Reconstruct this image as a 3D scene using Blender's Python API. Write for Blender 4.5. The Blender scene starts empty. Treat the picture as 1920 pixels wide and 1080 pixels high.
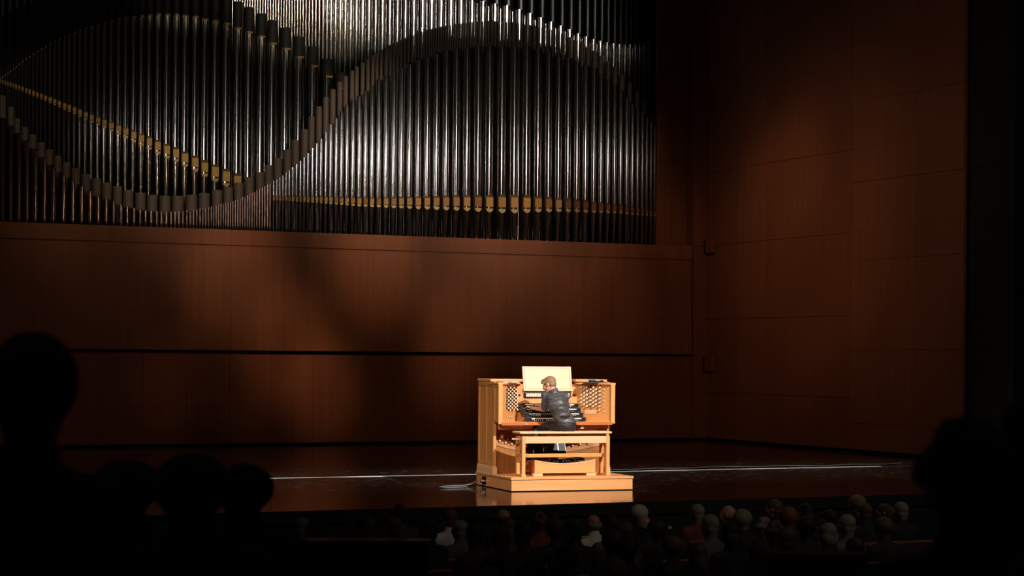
import bpy, bmesh, math, random
from mathutils import Vector, Matrix, noise
random.seed(7)
S = bpy.context.scene
COL = S.collection
PI = math.pi

# ------------------------------------------------------------------ camera
F = 3690.0; CX = 960.0; CY = 668.5; RHO = math.radians(.45); TH = math.radians(24.9); EYE = 1.95
cam_d = bpy.data.cameras.new('camera'); cam = bpy.data.objects.new('camera', cam_d); COL.objects.link(cam)
cam_d.sensor_width = 36; cam_d.lens = F/1920*36; cam_d.shift_y = (CY-540)/1920
cam_d.clip_start = .1; cam_d.clip_end = 200
cam.location = (0, 0, EYE)
cam.rotation_euler = (Matrix.Rotation(-TH, 3, 'Z') @ Matrix.Rotation(PI/2, 3, 'X') @ Matrix.Rotation(RHO, 3, 'Z')).to_euler()
cam_d.dof.use_dof = True; cam_d.dof.focus_distance = 30; cam_d.dof.aperture_fstop = 3.2
S.camera = cam
S.view_settings.view_transform = 'Standard'; S.view_settings.look = 'None'
S.view_settings.exposure = 0; S.view_settings.gamma = 1; S.view_settings.use_curve_mapping = False

# ------------------------------------------------------------------ world + lights
w = bpy.data.worlds.new('world'); S.world = w; w.use_nodes = True
w.node_tree.nodes['Background'].inputs[0].default_value = (1.0, .82, .7, 1)
w.node_tree.nodes['Background'].inputs[1].default_value = .007

def spot(name, loc, tgt, power, r_deg, blend=1.0, size=.2, col=(1, 1, 1)):
    d = bpy.data.lights.new(name, 'SPOT'); o = bpy.data.objects.new(name, d); COL.objects.link(o)
    d.energy = power; d.spot_size = math.radians(2*r_deg); d.spot_blend = blend; d.shadow_soft_size = size; d.color = col
    o.location = loc
    o.rotation_euler = (Vector(tgt)-Vector(loc)).to_track_quat('-Z', 'Y').to_euler()
    return o

# console key and fill
spot('key_spot', (15.5, 11, 11), (12.95, 26.35, .85), 20000, 5.6, .35, .18, (1, .93, .84))
spot('fill_spot', (4.0, 17, 7), (12.6, 26.4, .9), 4200, 6.5, .5, .25, (1, .80, .62))
# lamps washing the organ pipes (highlight height follows from lamp height)
for k in (-1.1, -.55, 0, .55, 1.1):
    spot('pipe_lamp', (19.0+k, 24, 8.2), (18.3, 41, 6.3), 190, 15, 1, .25, (1, .95, .86))
    spot('pipe_lamp', (3.6+k, 24, 8.1), (13.0, 41, 6.2), 190, 12, 1, .25, (1, .96, .92))
spot('pipe_lamp', (27, 21, 6.1), (18, 41, 5.2), 300, 11, 1, .3, (1, .50, .25))
spot('pipe_lamp', (19.0, 21, 6.0), (18, 41, 5.3), 260, 11, 1, .4, (1, .50, .25))
spot('pipe_lamp', (12.0, 20, 6.3), (11, 41, 5.2), 280, 10, 1, .2, (1, .62, .36))
# high bank of lamps for the rear rank, each cut off above the front pipes
for xs, zs, pw in ((11.4, 10.9, .35), (14.1, 10.2, .8), (16.4, 10.8, 1.3), (18.6, 11.1, 1.5), (20.6, 10.9, 1.0), (21.7, 9.7, .45)):
    for dx, c_, k in ((-8, (1, .9, .74), .8), (-.5, (1, .95, .86), 1.0), (2.2, (1, .95, .86), 1.0), (9, (1, .66, .34), .9)):
        spot('high_lamp', (xs+dx, 22.5, 13.4), (xs, 42.2, zs), 620*pw*k, 5.4 if xs < 21 else 3.0, .45, .3, c_)
spot('pipe_lamp', (21.5, 29, 14), (21.3, 41.2, 8.5), 420, 5.5, .8, .3, (1, .8, .6))  # added spot brightening the right-hand collars
# added steep warm spots brightening the pipe mouths and collars
for lx, pw in ((8.5, 600), (11.6, 1500), (15.3, 2100), (18.4, 2500), (21.0, 550)):
    spot('mouth_fill', (lx, 33.5, 14), (lx, 41, 6.3), pw, 12, .9, .3, (1, .80, .58))
# small red-pink lamp at foot of the thin pipes
spot('foot_lamp', (10.5, 36, 6.0), (12.6, 41, 4.7), 26, 13, 1, .1, (1, .3, .22))
# soft coloured pools on the timber walls
WARM = (1, .62, .36)
def pool(x, z, r, power, col=WARM):
    loc = (x*.6+6.5, 27, 13.5); tgt = (x, 40.5, z)
    d = (Vector(tgt)-Vector(loc)).length
    spot('wall_pool', loc, tgt, power*2.3, math.degrees(math.atan(r/d)), 1, .35, col)
pool(12.3, 3.6, 1.5, 820)
pool(15.5, 3.9, 1.4, 820)
pool(13.5, 2.3, 1.25, 850)
pool(14.3, 1.3, 1.1, 850)
pool(17.4, 2.4, 1.3, 560)
pool(17.6, 3.6, 1.5, 330)
pool(19.4, 3.3, 1.8, 420)
pool(21.2, 3.4, 1.6, 330)
pool(17.1, 1.5, 1.0, 280)
pool(11.0, 1.4, 1.1, 200)
pool(12.6, 1.3, 1.0, 220)
pool(22.9, 5.1, 1.2, 150)
pool(15.6, 1.2, 3.6, 200)
pool(9.0, 2.5, 3.2, 90)
def rpool(y, z, r, power, col=WARM):
    loc = (12, y-9, 12.5); tgt = (23.9, y, z)
    d = (Vector(tgt)-Vector(loc)).length
    spot('wall_pool', loc, tgt, power*1.5, math.degrees(math.atan(r/d)), 1, .35, col)
rpool(36.9, 6.1, 1.7, 470)
rpool(37.6, 5.2, 2.3, 330)
rpool(36.4, 5.0, 4.2, 360)
rpool(35.4, 4.0, 2.6, 300)
rpool(33.0, 4.6, 3.6, 240)
rpool(34.0, 1.4, 3.0, 130)
# added overhead spots that brighten the seam highlight and stage floor
for lx in (7.5, 11, 14.5, 18, 21): spot('floor_fill', (lx, 29.5, 13), (lx, 29.3, 0), 3600, 16, 1, .3, (1, .93, .85))
# added low wash lifting the base level of the timber walls
spot('wall_wash', (13, 24, 12), (21.8, 40, 2.0), 420, 17, 1, 1.0, (1, .66, .48))
spot('wall_wash', (13, 24, 12), (9.5, 40.5, 1.5), 170, 14, 1, 1.0, (1, .66, .48))
spot('wall_wash', (12, 22, 12), (24, 33, 4), 420, 24, 1, 1.0, (1, .7, .5))
# added dim spots over the stalls in place of wall and stage bounce
spot('stalls_fill', (18, 8, 10), (15.8, 19, -.2), 560, 20, 1, .8, (1, .8, .62))
spot('stalls_fill', (12, 9, 10), (10.6, 18.5, -.2), 380, 19, 1, .8, (1, .8, .62))
spot('stage_spill', (17, 27, 8), (14.5, 19.5, 0), 170, 20, 1, .5, (1, .7, .5))

# ------------------------------------------------------------------ pixel <-> place helpers (photo measured on real planes)
sT, cT = math.sin(TH), math.cos(TH)
def ray(u, v):
    dx, dy = u-CX, CY-v
    a = (dx*math.cos(RHO)-dy*math.sin(RHO))/F; b = (dx*math.sin(RHO)+dy*math.cos(RHO))/F
    return (a*cT+sT, -a*sT+cT, b)
def onY(u, v, y):
    r = ray(u, v); t = y/r[1]; return (r[0]*t, y, EYE+r[2]*t)
def onDepth(u, v, d):
    r = ray(u, v); return (r[0]*d, r[1]*d, EYE+r[2]*d)
PHI = math.radians(-5.7); ORG = (11.925, 25.69)      # organ platform: front left corner, turned a little
cP, sP = math.cos(PHI), math.sin(PHI)
def onQ(u, v, q):
    r = ray(u, v); ox, oy = -ORG[0], -ORG[1]
    oq = -ox*sP+oy*cP; op = ox*cP+oy*sP
    dq = -r[0]*sP+r[1]*cP; dp = r[0]*cP+r[1]*sP
    t = (q-oq)/dq
    return Vector((op+dp*t, q, EYE+r[2]*t))

# ------------------------------------------------------------------ materials
def mat(name, col, rough=.5, metal=0., nz=None, bump=None, spec=.5, col2=None):
    """nz=(scale vector, detail, amount) tints between col and col2; bump=(scale vec, strength)"""
    m = bpy.data.materials.new(name); m.use_nodes = True; nt = m.node_tree; N = nt.nodes; L = nt.links
    b = N['Principled BSDF']
    b.inputs['Base Color'].default_value = (*col, 1); b.inputs['Roughness'].default_value = rough
    b.inputs['Metallic'].default_value = metal; b.inputs['Specular IOR Level'].default_value = spec
    tc = N.new('ShaderNodeTexCoord')
    if nz:
        mp = N.new('ShaderNodeMapping'); mp.inputs['Scale'].default_value = nz[0]
        n = N.new('ShaderNodeTexNoise'); n.inputs['Scale'].default_value = 1; n.inputs['Detail'].default_value = nz[1]
        r = N.new('ShaderNodeValToRGB'); r.color_ramp.elements[0].position = .5-nz[2]; r.color_ramp.elements[1].position = .5+nz[2]
        r.color_ramp.elements[0].color = (*col, 1); r.color_ramp.elements[1].color = (*(col2 or [c*.6 for c in col]), 1)
        L.new(tc.outputs['Object'], mp.inputs['Vector']); L.new(mp.outputs[0], n.inputs['Vector'])
        L.new(n.outputs['Fac'], r.inputs['Fac']); L.new(r.outputs[0], b.inputs['Base Color'])
    if bump:
        mp = N.new('ShaderNodeMapping'); mp.inputs['Scale'].default_value = bump[0]
        n = N.new('ShaderNodeTexNoise'); n.inputs['Scale'].default_value = 1; n.inputs['Detail'].default_value = 3
        bp = N.new('ShaderNodeBump'); bp.inputs['Strength'].default_value = bump[1]; bp.inputs['Distance'].default_value = .01
        L.new(tc.outputs['Object'], mp.inputs['Vector']); L.new(mp.outputs[0], n.inputs['Vector'])
        L.new(n.outputs['Fac'], bp.inputs['Height']); L.new(bp.outputs[0], b.inputs['Normal'])
    return m

M = {}
M['wall'] = mat('cherry_timber', (.36, .125, .05), .55, nz=((9, 9, .35), 4, .28), col2=(.27, .085, .034), bump=((30, 30, .5), .15))
M['wall_b'] = mat('cherry_timber_deep', (.32, .105, .042), .55, nz=((9, 9, .35), 4, .28), col2=(.25, .075, .03), bump=((30, 30, .5), .15))
M['gap'] = mat('dark_gap', (.004, .003, .003), .9, spec=.1)
M['case'] = mat('case_interior', (.008, .007, .006), .9, spec=.1)
M['olive'] = mat('dark_olive_wall', (.02, .021, .016), .8, nz=((3, 3, 3), 3, .3))
M['black'] = mat('black_wall', (.004, .004, .004), .9, spec=.1)
M['front'] = mat('stage_front_paint', (.012, .022, .022), .6)
M['carpet'] = mat('auditorium_carpet', (.01, .008, .008), .95, spec=.1)
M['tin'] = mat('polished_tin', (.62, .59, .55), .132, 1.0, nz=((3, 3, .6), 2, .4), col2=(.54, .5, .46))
M['tin_thin'] = mat('polished_tin_red_lit', (.50, .37, .32), .16, 1.0)  # tin copy darkened and reddened, red light put into the colour
M['tin_dark'] = mat('dark_tin', (.10, .10, .10), .35, 1.0)  # darker, rougher tin for the wave rank bodies and rearmost rank
M['foot'] = mat('dull_tin_foot', (.30, .27, .25), .3, 1.0)
M['collar'] = mat('matte_zinc', (.17, .125, .092), .6, .1, nz=((6, 6, 3), 2, .3), col2=(.14, .10, .075))
M['collar_dark'] = mat('matte_dark_zinc', (.055, .05, .044), .6, .2)
for i, c in enumerate([(.78, .40, .12), (.66, .31, .09), (.52, .22, .06)]):
    M['brass%d' % i] = mat('gilded_mouth', c, .42, .25, nz=((25, 25, 60), 3, .3))
M['bronze'] = mat('dark_bronze', (.16, .085, .035), .4, .5)
M['brass3'] = mat('dark_red_mouth', (.34, .13, .055), .4, .4)  # darker red tone for mouths at the right of the front rank
M['brass4'] = mat('yellow_gilded_mouth', (.80, .50, .15), .45, .2, nz=((25, 25, 60), 3, .3))
M['brasslip'] = mat('gilded_lip', (.85, .55, .2), .35, .45)
M['brassdot'] = mat('gilded_slot', (.95, .55, .15), .5, 0)
# glossy black stage boards with pale scuffs
def floor_mat():
    m = bpy.data.materials.new('black_stage_boards'); m.use_nodes = True; nt = m.node_tree; N = nt.nodes; L = nt.links
    b = N['Principled BSDF']; b.inputs['Roughness'].default_value = .13; b.inputs['Specular IOR Level'].default_value = .6
    tc = N.new('ShaderNodeTexCoord')
    def noise_n(sc, det):
        mp = N.new('ShaderNodeMapping'); mp.inputs['Scale'].default_value = sc
        n = N.new('ShaderNodeTexNoise'); n.inputs['Scale'].default_value = 1; n.inputs['Detail'].default_value = det
        L.new(tc.outputs['Object'], mp.inputs['Vector']); L.new(mp.outputs[0], n.inputs['Vector']); return n
    n1 = noise_n((4, 15, 1), 3); r1 = N.new('ShaderNodeValToRGB')
    r1.color_ramp.elements[0].position = .645; r1.color_ramp.elements[1].position = .675
    r1.color_ramp.elements[0].color = (.012, .0088, .0075, 1); r1.color_ramp.elements[1].color = (.30, .27, .24, 1)
    L.new(n1.outputs['Fac'], r1.inputs['Fac']); L.new(r1.outputs[0], b.inputs['Base Color'])
    n2 = noise_n((.8, 6, 1), 4); mr = N.new('ShaderNodeMapRange'); mr.inputs['To Min'].default_value = .06; mr.inputs['To Max'].default_value = .16
    L.new(n2.outputs['Fac'], mr.inputs['Value']); L.new(mr.outputs[0], b.inputs['Roughness'])
    return m
M['floor'] = floor_mat()
M['seam'] = mat('white_seam_highlight', (.75, .72, .68), .5)
M['cord'] = mat('grey_cable', (.10, .10, .10), .5)
OAK = (.82, .38, .155); OAK2 = (.70, .29, .10)
M['oak'] = mat('honey_cherry', OAK, .38, nz=((1.2, 14, 22), 4, .3), col2=OAK2)
M['oak_v'] = mat('honey_cherry_upright', (.74, .35, .12), .38, nz=((16, 16, 1.2), 4, .3), col2=(.60, .25, .075))
M['oak_pale'] = mat('pale_maple', (.82, .50, .29), .4, nz=((3, 3, 12), 3, .3), col2=(.76, .44, .24))
M['oak_red'] = mat('red_cherry_edge', (.50, .15, .05), .35)
M['ebony'] = mat('ebony', (.012, .011, .012), .35)
M['shoe_rubber'] = mat('ribbed_rubber', (.02, .02, .02), .55)
M['ivory'] = mat('ivory', (.85, .78, .68), .35)
M['steel'] = mat('bright_steel', (.7, .7, .7), .25, 1)
M['paper'] = mat('paper', (.85, .83, .8), .6)
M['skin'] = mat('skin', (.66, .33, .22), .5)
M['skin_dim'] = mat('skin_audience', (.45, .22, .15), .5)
M['hair_blond'] = mat('dark_blond_hair', (.21, .115, .055), .6, nz=((90, 90, 20), 2, .3), col2=(.33, .2, .10))
M['vest'] = mat('charcoal_satin_vest', (.052, .05, .056), .42, bump=((9, 9, 16), .6), nz=((20, 20, 6), 2, .3), col2=(.085, .08, .088))
M['shirt'] = mat('slate_blue_shirt', (.09, .10, .14), .6)
M['trouser'] = mat('black_trousers', (.012, .011, .013), .6, bump=((18, 18, 9), .3))
M['leather'] = mat('black_leather', (.012, .012, .012), .3)
M['eye'] = mat('eye', (.3, .25, .22), .3)
for n, c in dict(white=(.62, .58, .52), grey=(.25, .22, .19), brown=(.09, .05, .03), dark=(.03, .022, .018), black=(.008, .007, .007),
                 blonde=(.3, .2, .11), red=(.16, .06, .03)).items():
    M['hair_'+n] = mat('%s_hair' % n, c, .7, nz=((60, 60, 30), 2, .3))
for n, c in dict(black=(.008, .008, .01), white=(.72, .7, .68), grey=(.08, .08, .085), red=(.16, .03, .02), navy=(.015, .02, .04), brown=(.06, .035, .02), plum=(.05, .015, .02)).items():
    M['cloth_'+n] = mat('%s_cloth' % n, c, .8, bump=((20, 20, 20), .2))
M['seat'] = mat('dark_seat_fabric', (.03, .012, .012), .9)
M['seat_wood'] = mat('cherry_seat_rail', (.20, .07, .03), .4)

# ------------------------------------------------------------------ mesh helpers
def obj(name, bm, m, parent=None, smooth=False, **props):
    me = bpy.data.meshes.new(name); bm.normal_update()
    if smooth:
        for f in bm.faces: f.smooth = True
    bm.to_mesh(me); bm.free()
    if m: me.materials.append(m)
    o = bpy.data.objects.new(name, me); COL.objects.link(o)
    if parent: o.parent = parent
    for k, v in props.items(): o[k] = v
    return o
def empty(name, loc, rz=0, label=None, category=None, group=None, kind=None):
    o = bpy.data.objects.new(name, None); COL.objects.link(o); o.location = loc; o.rotation_euler = (0, 0, rz)
    o.empty_display_size = .1
    tag(o, label, category, group, kind); return o
def tag(o, label=None, category=None, group=None, kind=None):
    for k, v in (('label', label), ('category', category), ('group', group), ('kind', kind)):
        if v: o[k] = v
    return o
def box(bm, x0, x1, y0, y1, z0, z1, bev=0):
    g = bmesh.ops.create_cube(bm, size=1, matrix=Matrix.Translation(((x0+x1)/2, (y0+y1)/2, (z0+z1)/2)) @ Matrix.Diagonal((x1-x0, y1-y0, z1-z0, 1)))
    if bev:
        es = list({e for v in g['verts'] for e in v.link_edges})
        bmesh.ops.bevel(bm, geom=es, offset=bev, segments=2, affect='EDGES', profile=.6)
    return bm
def B(*a, **k): return box(bmesh.new(), *a, **k)
def prism(bm, pts, z0, z1):
    lo = [bm.verts.new((x, y, z0)) for x, y in pts]; hi = [bm.verts.new((x, y, z1)) for x, y in pts]
    n = len(pts)
    for i in range(n): bm.faces.new((lo[i], lo[(i+1) % n], hi[(i+1) % n], hi[i]))
    bm.faces.new(hi); bm.faces.new(list(reversed(lo))); return bm
def tube(bm, a, b, r0, r1=None, seg=12):
    a = Vector(a); b = Vector(b); r1 = r0 if r1 is None else r1; d = b-a
    q = d.to_track_quat('Z', 'Y').to_matrix().to_4x4()
    bmesh.ops.create_cone(bm, cap_ends=True, segments=seg, radius1=r0, radius2=r1, depth=d.length, matrix=Matrix.Translation((a+b)/2) @ q)
    return bm
def ball(bm, c, r, seg=16, rot=None):
    r = (r, r, r) if isinstance(r, (int, float)) else r
    mt = Matrix.Translation(c) @ (rot.to_4x4() if rot else Matrix.Identity(4)) @ Matrix.Diagonal((*r, 1))
    bmesh.ops.create_uvsphere(bm, u_segments=seg, v_segments=max(6, seg*2//3), radius=1, matrix=mt); return bm
def limb(bm, pts, seg=14):
    """pts: list of (vector, radius): tapered chain with round joints"""
    for i, (p, r) in enumerate(pts):
        ball(bm, p, r, seg)
        if i: tube(bm, pts[i-1][0], p, pts[i-1][1], r, seg)
    return bm
def lathe(bm, prof, seg=20, sharp=()):
    rings = []
    for r, z in prof: rings.append([bm.verts.new((r*math.cos(2*PI*k/seg), r*math.sin(2*PI*k/seg), z)) for k in range(seg)])
    for i in range(len(rings)-1):
        for k in range(seg):
            f = bm.faces.new((rings[i][k], rings[i][(k+1) % seg], rings[i+1][(k+1) % seg], rings[i+1][k])); f.smooth = True
    f = bm.faces.new(rings[-1]); f.smooth = False
    bm.normal_update()
    for e in [e for e in bm.edges if e.is_manifold]:
        if e.calc_face_angle(0) > .04 and e.calc_face_angle(0) != 0 and abs(e.verts[0].co.z-e.verts[1].co.z) < 1e-5: e.smooth = False
    return bm
def fuse(name, bm, voxel, m, parent=None, smooth=5, **props):
    """one continuous skin over overlapping volumes"""
    o = obj(name+'_src', bm, m); md = o.modifiers.new('r', 'REMESH'); md.mode = 'VOXEL'; md.voxel_size = voxel; md.use_smooth_shade = True
    if smooth: s = o.modifiers.new('s', 'SMOOTH'); s.factor = .5; s.iterations = smooth
    dg = bpy.context.evaluated_depsgraph_get(); me = bpy.data.meshes.new_from_object(o.evaluated_get(dg))
    me.name = name
    if not me.materials: me.materials.append(m)
    for p in me.polygons: p.use_smooth = True
    src = o.data; bpy.data.objects.remove(o); bpy.data.meshes.remove(src)
    r = bpy.data.objects.new(name, me); COL.objects.link(r)
    if parent: r.parent = parent
    for k, v in props.items(): r[k] = v
    return r
def wrinkle(o, amp, sc, seed=0):
    me = o.data; nn = [v.normal.copy() for v in me.vertices]
    for v, n_ in zip(me.vertices, nn):
        p = Vector((v.co.x*sc[0]+seed, v.co.y*sc[1], v.co.z*sc[2]))
        k = noise.noise(p)+.5*noise.noise(p*2.1); v.co += n_*(amp*(1-2*abs(k)))
    return o
def lerp(tab, x):
    if x <= tab[0][0]: 
        (a, b), (c, d) = tab[0], tab[1]; return b+(x-a)*(d-b)/(c-a)
    for (a, b), (c, d) in zip(tab, tab[1:]):
        if x <= c: return b+(x-a)*(d-b)/(c-a)
    (a, b), (c, d) = tab[-2], tab[-1]; return b+(x-a)*(d-b)/(c-a)

# ------------------------------------------------------------------ the setting
YW = 40.55; ZL = 4.60; XR = 23.9
fl = obj('floor', B(-8, XR, 23.4, YW+.3, -.1, 0), M['floor'], kind='structure'); fl['label'] = 'glossy black scuffed stage floor'
st = obj('trim_1', B(-8, XR+.3, 23.42, 23.6, -1.05, -.1), M['front'], kind='structure')
st2 = obj('trim_2', B(-8, XR+.3, 23.36, 23.42, -.16, -.004), M['front'], kind='structure')
obj('floor_stalls', B(-10, 27, 6.5, 23.5, -1.2, -1.04), M['carpet'], kind='structure')
obj('floor_terrace', B(-8, 12, -3, 9.2, -.2, .42), M['carpet'], kind='structure')
# back wall: backing with dark joints and painted slit shade, panels proud of it
wb = obj('wall_back', B(-8, XR, YW+.10, YW+.135, 0, ZL-.02), M['gap'], kind='structure')
wp_mesh = {}
def wall_panel(parent, x0, x1, y0, y1, z0, z1, m):
    bm = B(x0, x1, y0, y1, z0, z1, bev=.005)
    obj('wall_panel', bm, m, parent)
X0 = 10.323-16*.94
jo = [X0+.94*i for i in range(31)]
jo = [x for x in jo if -8 < x < 23.4]
up = [(2.035, 2.588, .122), (2.590, 2.880, .102), (2.882, 4.272, .078), (4.274, 4.60, .10)]
lo = [(.05, .822, .014), (.824, 1.112, .008), (1.114, 1.985, 0)]
def yfront(pr): return YW-.02-(pr-.07)
for i, xa in enumerate(jo):
    if xa < 4: continue
    xb = jo[i+1] if i+1 < len(jo) else 23.53
    if i % 4 == 2 or xa < 5:
        xu = min(xa+3.76, 23.53) if i % 4 == 2 else xb
        for z0, z1, pr in up: wall_panel(wb, xa+.001, xu-.001, yfront(pr), YW+.13, z0, z1, M['wall'])
    for z0, z1, pr in lo:
        wall_panel(wb, xa+.002, xb-.002, YW+.03-pr-random.uniform(0, .004), YW+.13, z0, z1, M['wall_b'])
obj('foot_shade_back', B(-8, 23.53, YW+.045, YW+.14, 0, .047), M['gap'], kind='structure')  # near-black strip painting the shadow line at the wall foot
# organ case behind the pipes
obj('wall_organ_case', B(-8, 23.85, 43.1, 43.3, ZL-.02, 15), M['case'], kind='structure')
obj('wall_chamber', B(23.75, 23.85, 41.02, 43.3, ZL-.12, 15), M['case'], kind='structure')
obj('trim_3', B(-8, 23.75, YW+.05, 43.1, ZL-.12, ZL-.02), M['case'], kind='structure')
pier = obj('wall_pier', B(23.53, XR, YW+.02, YW+.8, 0, 15), M['wall_b'], kind='structure')
for z0, z1 in ((.05, 2.0), (2.01, 4.6), (4.61, 7.3), (7.31, 10), (10.01, 15)):
    wall_panel(pier, 23.535, XR, YW-.05, YW+.1, z0, z1, M['wall_b'])
pier2 = obj('wall_pier_organ', B(22.72, 23.53, 40.95, 41.02, ZL-.1, 15), M['gap'], kind='structure')
for a, b in ((22.71, 23.08), (23.09, 23.53)):
    for z0, z1 in ((ZL-.01, 6.6), (6.61, 8.9), (8.91, 15)):
        wall_panel(pier2, a, b, 40.86, 40.96, z0, z1, M['wall_b'])
# right wall
wr = obj('wall_right', B(XR+.06, XR+.4, 30.8, YW+.4, 0, 15), M['gap'], kind='structure')
ys = [30.8, 32.35, 34.53, 37.95, 39.1, 40.3, 40.54]
zA = [.06, .61, 1.14, 2.15, 2.87, 4.01, 4.62, 5.65, 6.36, 7.33, 8.14, 9.2, 10.3, 11.5, 13, 15]
zB = [.06, 1.14, 2.26, 2.87, 4.01, 4.62, 5.74, 6.36, 7.33, 8.14, 9.3, 10.4, 11.5, 13, 15]
for i in range(len(ys)-1):
    zz = zA if i < 2 else zB
    for z0, z1 in zip(zz, zz[1:]):
        wall_panel(wr, XR-.006*(i % 2)-.012*(zz.index(z0) % 2)-random.uniform(0, .008), XR+.08, ys[i]+.0015, ys[i+1]-.0015, z0+.001, z1-.001, M['wall'] if i % 2 else M['wall_b'])
obj('foot_shade_right', B(XR+.02, XR+.07, 30.8, YW, 0, .055), M['gap'], kind='structure')  # same painted dark line along the foot of the right wall
ow = obj('wall_proscenium', B(XR+.2, XR+.5, 29.45, 30.8, -1.1, 15), M['gap'], kind='structure')
for z0, z1 in zip([-1.05]+zA[2:], zA[2:]):
    wall_panel(ow, XR+.12, XR+.22, 29.45, 30.79, z0+.004, z1-.004, M['olive'])
obj('wall_house', B(XR+.1, XR+.5, 8, 29.44, -1.1, 15), M['black'], kind='structure')
for i, (z0, z1) in enumerate(((onY(1322, 474, 40.3)[2], onY(1322, 449, 40.3)[2]), (onY(1322, 696, 40.3)[2], onY(1322, 669, 40.3)[2]))):
    b = B(XR-.10, XR, 40.12, 40.44, z0, z1, bev=.008); 
    o = obj('wall_hinge', b, M['wall_b']); tag(o, ('upper', 'lower')[i]+' small dark box on wall at back right corner of stage', 'wall box')
    obj('shadow_gap', B(XR-.115, XR-.1, 40.44, 40.47, z0, z1), M['gap'], o)

# painted seam highlight and cable over the stage
bm = bmesh.new(); box(bm, 4.5, 21.2, 29.62, 29.75, .0005, .004)  # white strip painting the glossy highlight on the stage lift seam
o = obj('seam_highlight', bm, M['seam']); tag(o, 'long straight white highlight painted on the tape line across the black stage floor', 'seam')
def cable(name, pts, r, m, label, cat):
    cu = bpy.data.curves.new(name, 'CURVE'); cu.dimensions = '3D'; sp = cu.splines.new('NURBS'); sp.points.add(len(pts)-1)
    for p, c in zip(sp.points, pts): p.co = (*c, 1)
    sp.use_endpoint_u = True; sp.order_u = 4; cu.bevel_depth = r; cu.bevel_resolution = 2; cu.resolution_u = 4
    t = bpy.data.objects.new(name, cu); COL.objects.link(t)
    me = bpy.data.meshes.new_from_object(t.evaluated_get(bpy.context.evaluated_depsgraph_get())); bpy.data.objects.remove(t)
    for p in me.polygons: p.use_smooth = True
    me.materials.append(m); o = bpy.data.objects.new(name, me); COL.objects.link(o); return tag(o, label, cat)
pts = []
for i in range(24):
    x = 13.6+i*.37; pts.append((x, 30.05+.16*math.sin(i*1.7)+.08*math.sin(i*.63), .014))
cable('stage_cable', pts, .013, M['cord'], 'thin grey cable lying wavy behind the tape, right of the organ console', 'cable')

# ------------------------------------------------------------------ organ pipes
TG = [(0,178),(4,181),(20,202),(30,222),(46,240),(61,254),(77,269),(92,282),(108,294),(124,305.5),(142,317),(161,328),(181,336),(200,344),(220,351),(240,358),(263,363),(285,367),(309,369),(333,369),(359,367),(383,364),(407,358),(428,352),(448,344),(468,334),(488,324),(504,311),(521,298),(539,282),(554,264),(571,244),(584,220),(598,201),(611,184),(624,169),(637,155.5),(648,144),(660,134),(669,126),(680,119),(690,113),(699,105),(707,100),(715,95),(724,92),(732,86),(738,83),(745,80),(759,73),(773,67),(787,62),(802,57.5),(817,54),(841,49),(861,45),(883,43),(911,40.5),(933,41),(955,43),(992,48),(1012,52),(1027,55),(1049,61),(1068,71),(1078,77),(1091,81),(1102,89.5),(1114,97),(1126,106),(1140,116),(1153,127),(1166,142),(1180,157),(1194,173),(1207,192),(1223,216)]
TF = [(0,215),(20,235),(40,255),(56,271),(71,287),(87,302),(101,316),(119,328),(137,340),(153,350),(169,359),(184,367),(199,373),(213,378),(227,383),(239,387),(251,390),(262,392),(273,394),(294,396),(330,397),(360,394.5),(379,391),(405.5,385.5),(425.5,380),(442,375.5),(458,369),(475.5,361),(493,351),(508,343),(525.5,332),(537,324),(550,314),(564,302),(579,287),(594,269),(604,259),(612,247),(620,234),(630,223),(648,200),(658,190),(678,178),(690,168),(706,152),(720,145),(731.6,138),(744,129),(759,126),(776,117),(797.6,108),(819,102),(836,96),(853,92),(881,91),(891,87),(923,86),(959.5,87),(989,88),(1004,92),(1021,96),(1038,102),(1057,108),(1079.5,114),(1091,122),(1102,123),(1116,130),(1126,139.5),(1140,148.5),(1153,159),(1165,169),(1182,191),(1193.5,201),(1207,213),(1225,235)]
MF = [(508,370),(564,372.5),(611,374),(673,377),(710,378),(875,379),(940,380),(1009,381),(1046,382.5),(1081,384.5),(1126,388),(1164,391),(1218,398),(1230,400)]   # middle of the mouth square
MH_ = [(0,151),(43,166),(64,174.6),(86,183),(112,194),(131,202),(151,210.6),(173,220.8),(197,230.6),(223.6,242),(251.7,254),(281,267),(314,282),(331,288.5),(348,297),(367,305.5),(385,314.5),(404.5,323),(425,331.5),(445.5,340),(467,350),(640,430)]
SH = [(0,148),(10,142),(43,116),(56,107),(70.6,97.6),(86,88.6),(102,79),(120,70),(140,62.6),(161,53.5),(184,48.5),(208,41),(235,35),(264,31),(296,28),(330,28.5),(347,31),(366.5,33),(385,37.7),(405.5,41.5),(425,46),(446,55),(467,62),(490,70),(511,83),(536,93),(560,108),(586.5,125),(614,145),(641,168)]
THt = [(0,32),(20,22),(35,14),(60,2),(80,-20),(420,-20),(446,5),(467,15),(490,27),(511,40),(536,54),(562,71),(586.5,89),(614,112.5),(639,137)]
TJ = [(0,-30),(860,-30),(885,-3),(905,3),(927,8),(949.6,11),(973,19),(993,26),(1013.5,33.6),(1032.7,41.5),(1050.8,49),(1067.8,56),(1083.8,63.5),(1098.7,69),(1112.6,74),(1125.8,77),(1138,80.5),(1150,82),(1161.5,83.5),(1181,83.5),(1199.5,81.6),(1208,80),(1216,78)]
fx = [6.2,21,36.2,51.3,66.9,83.6,100.4,119.3,136.7,153.3,168.9,184.4,199.3,213.3,226.7,238.9,251.1,262.7,272.9,283.3,293.8]
x = 293.8
while x < 505:
    x += 9 if x < 320 else 7.4 if x < 345 else 6.2 if x < 375 else 5.3 if x < 395 else 4.5 if x < 480 else 5
    fx.append(x)
NFOOT = len(fx)
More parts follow.
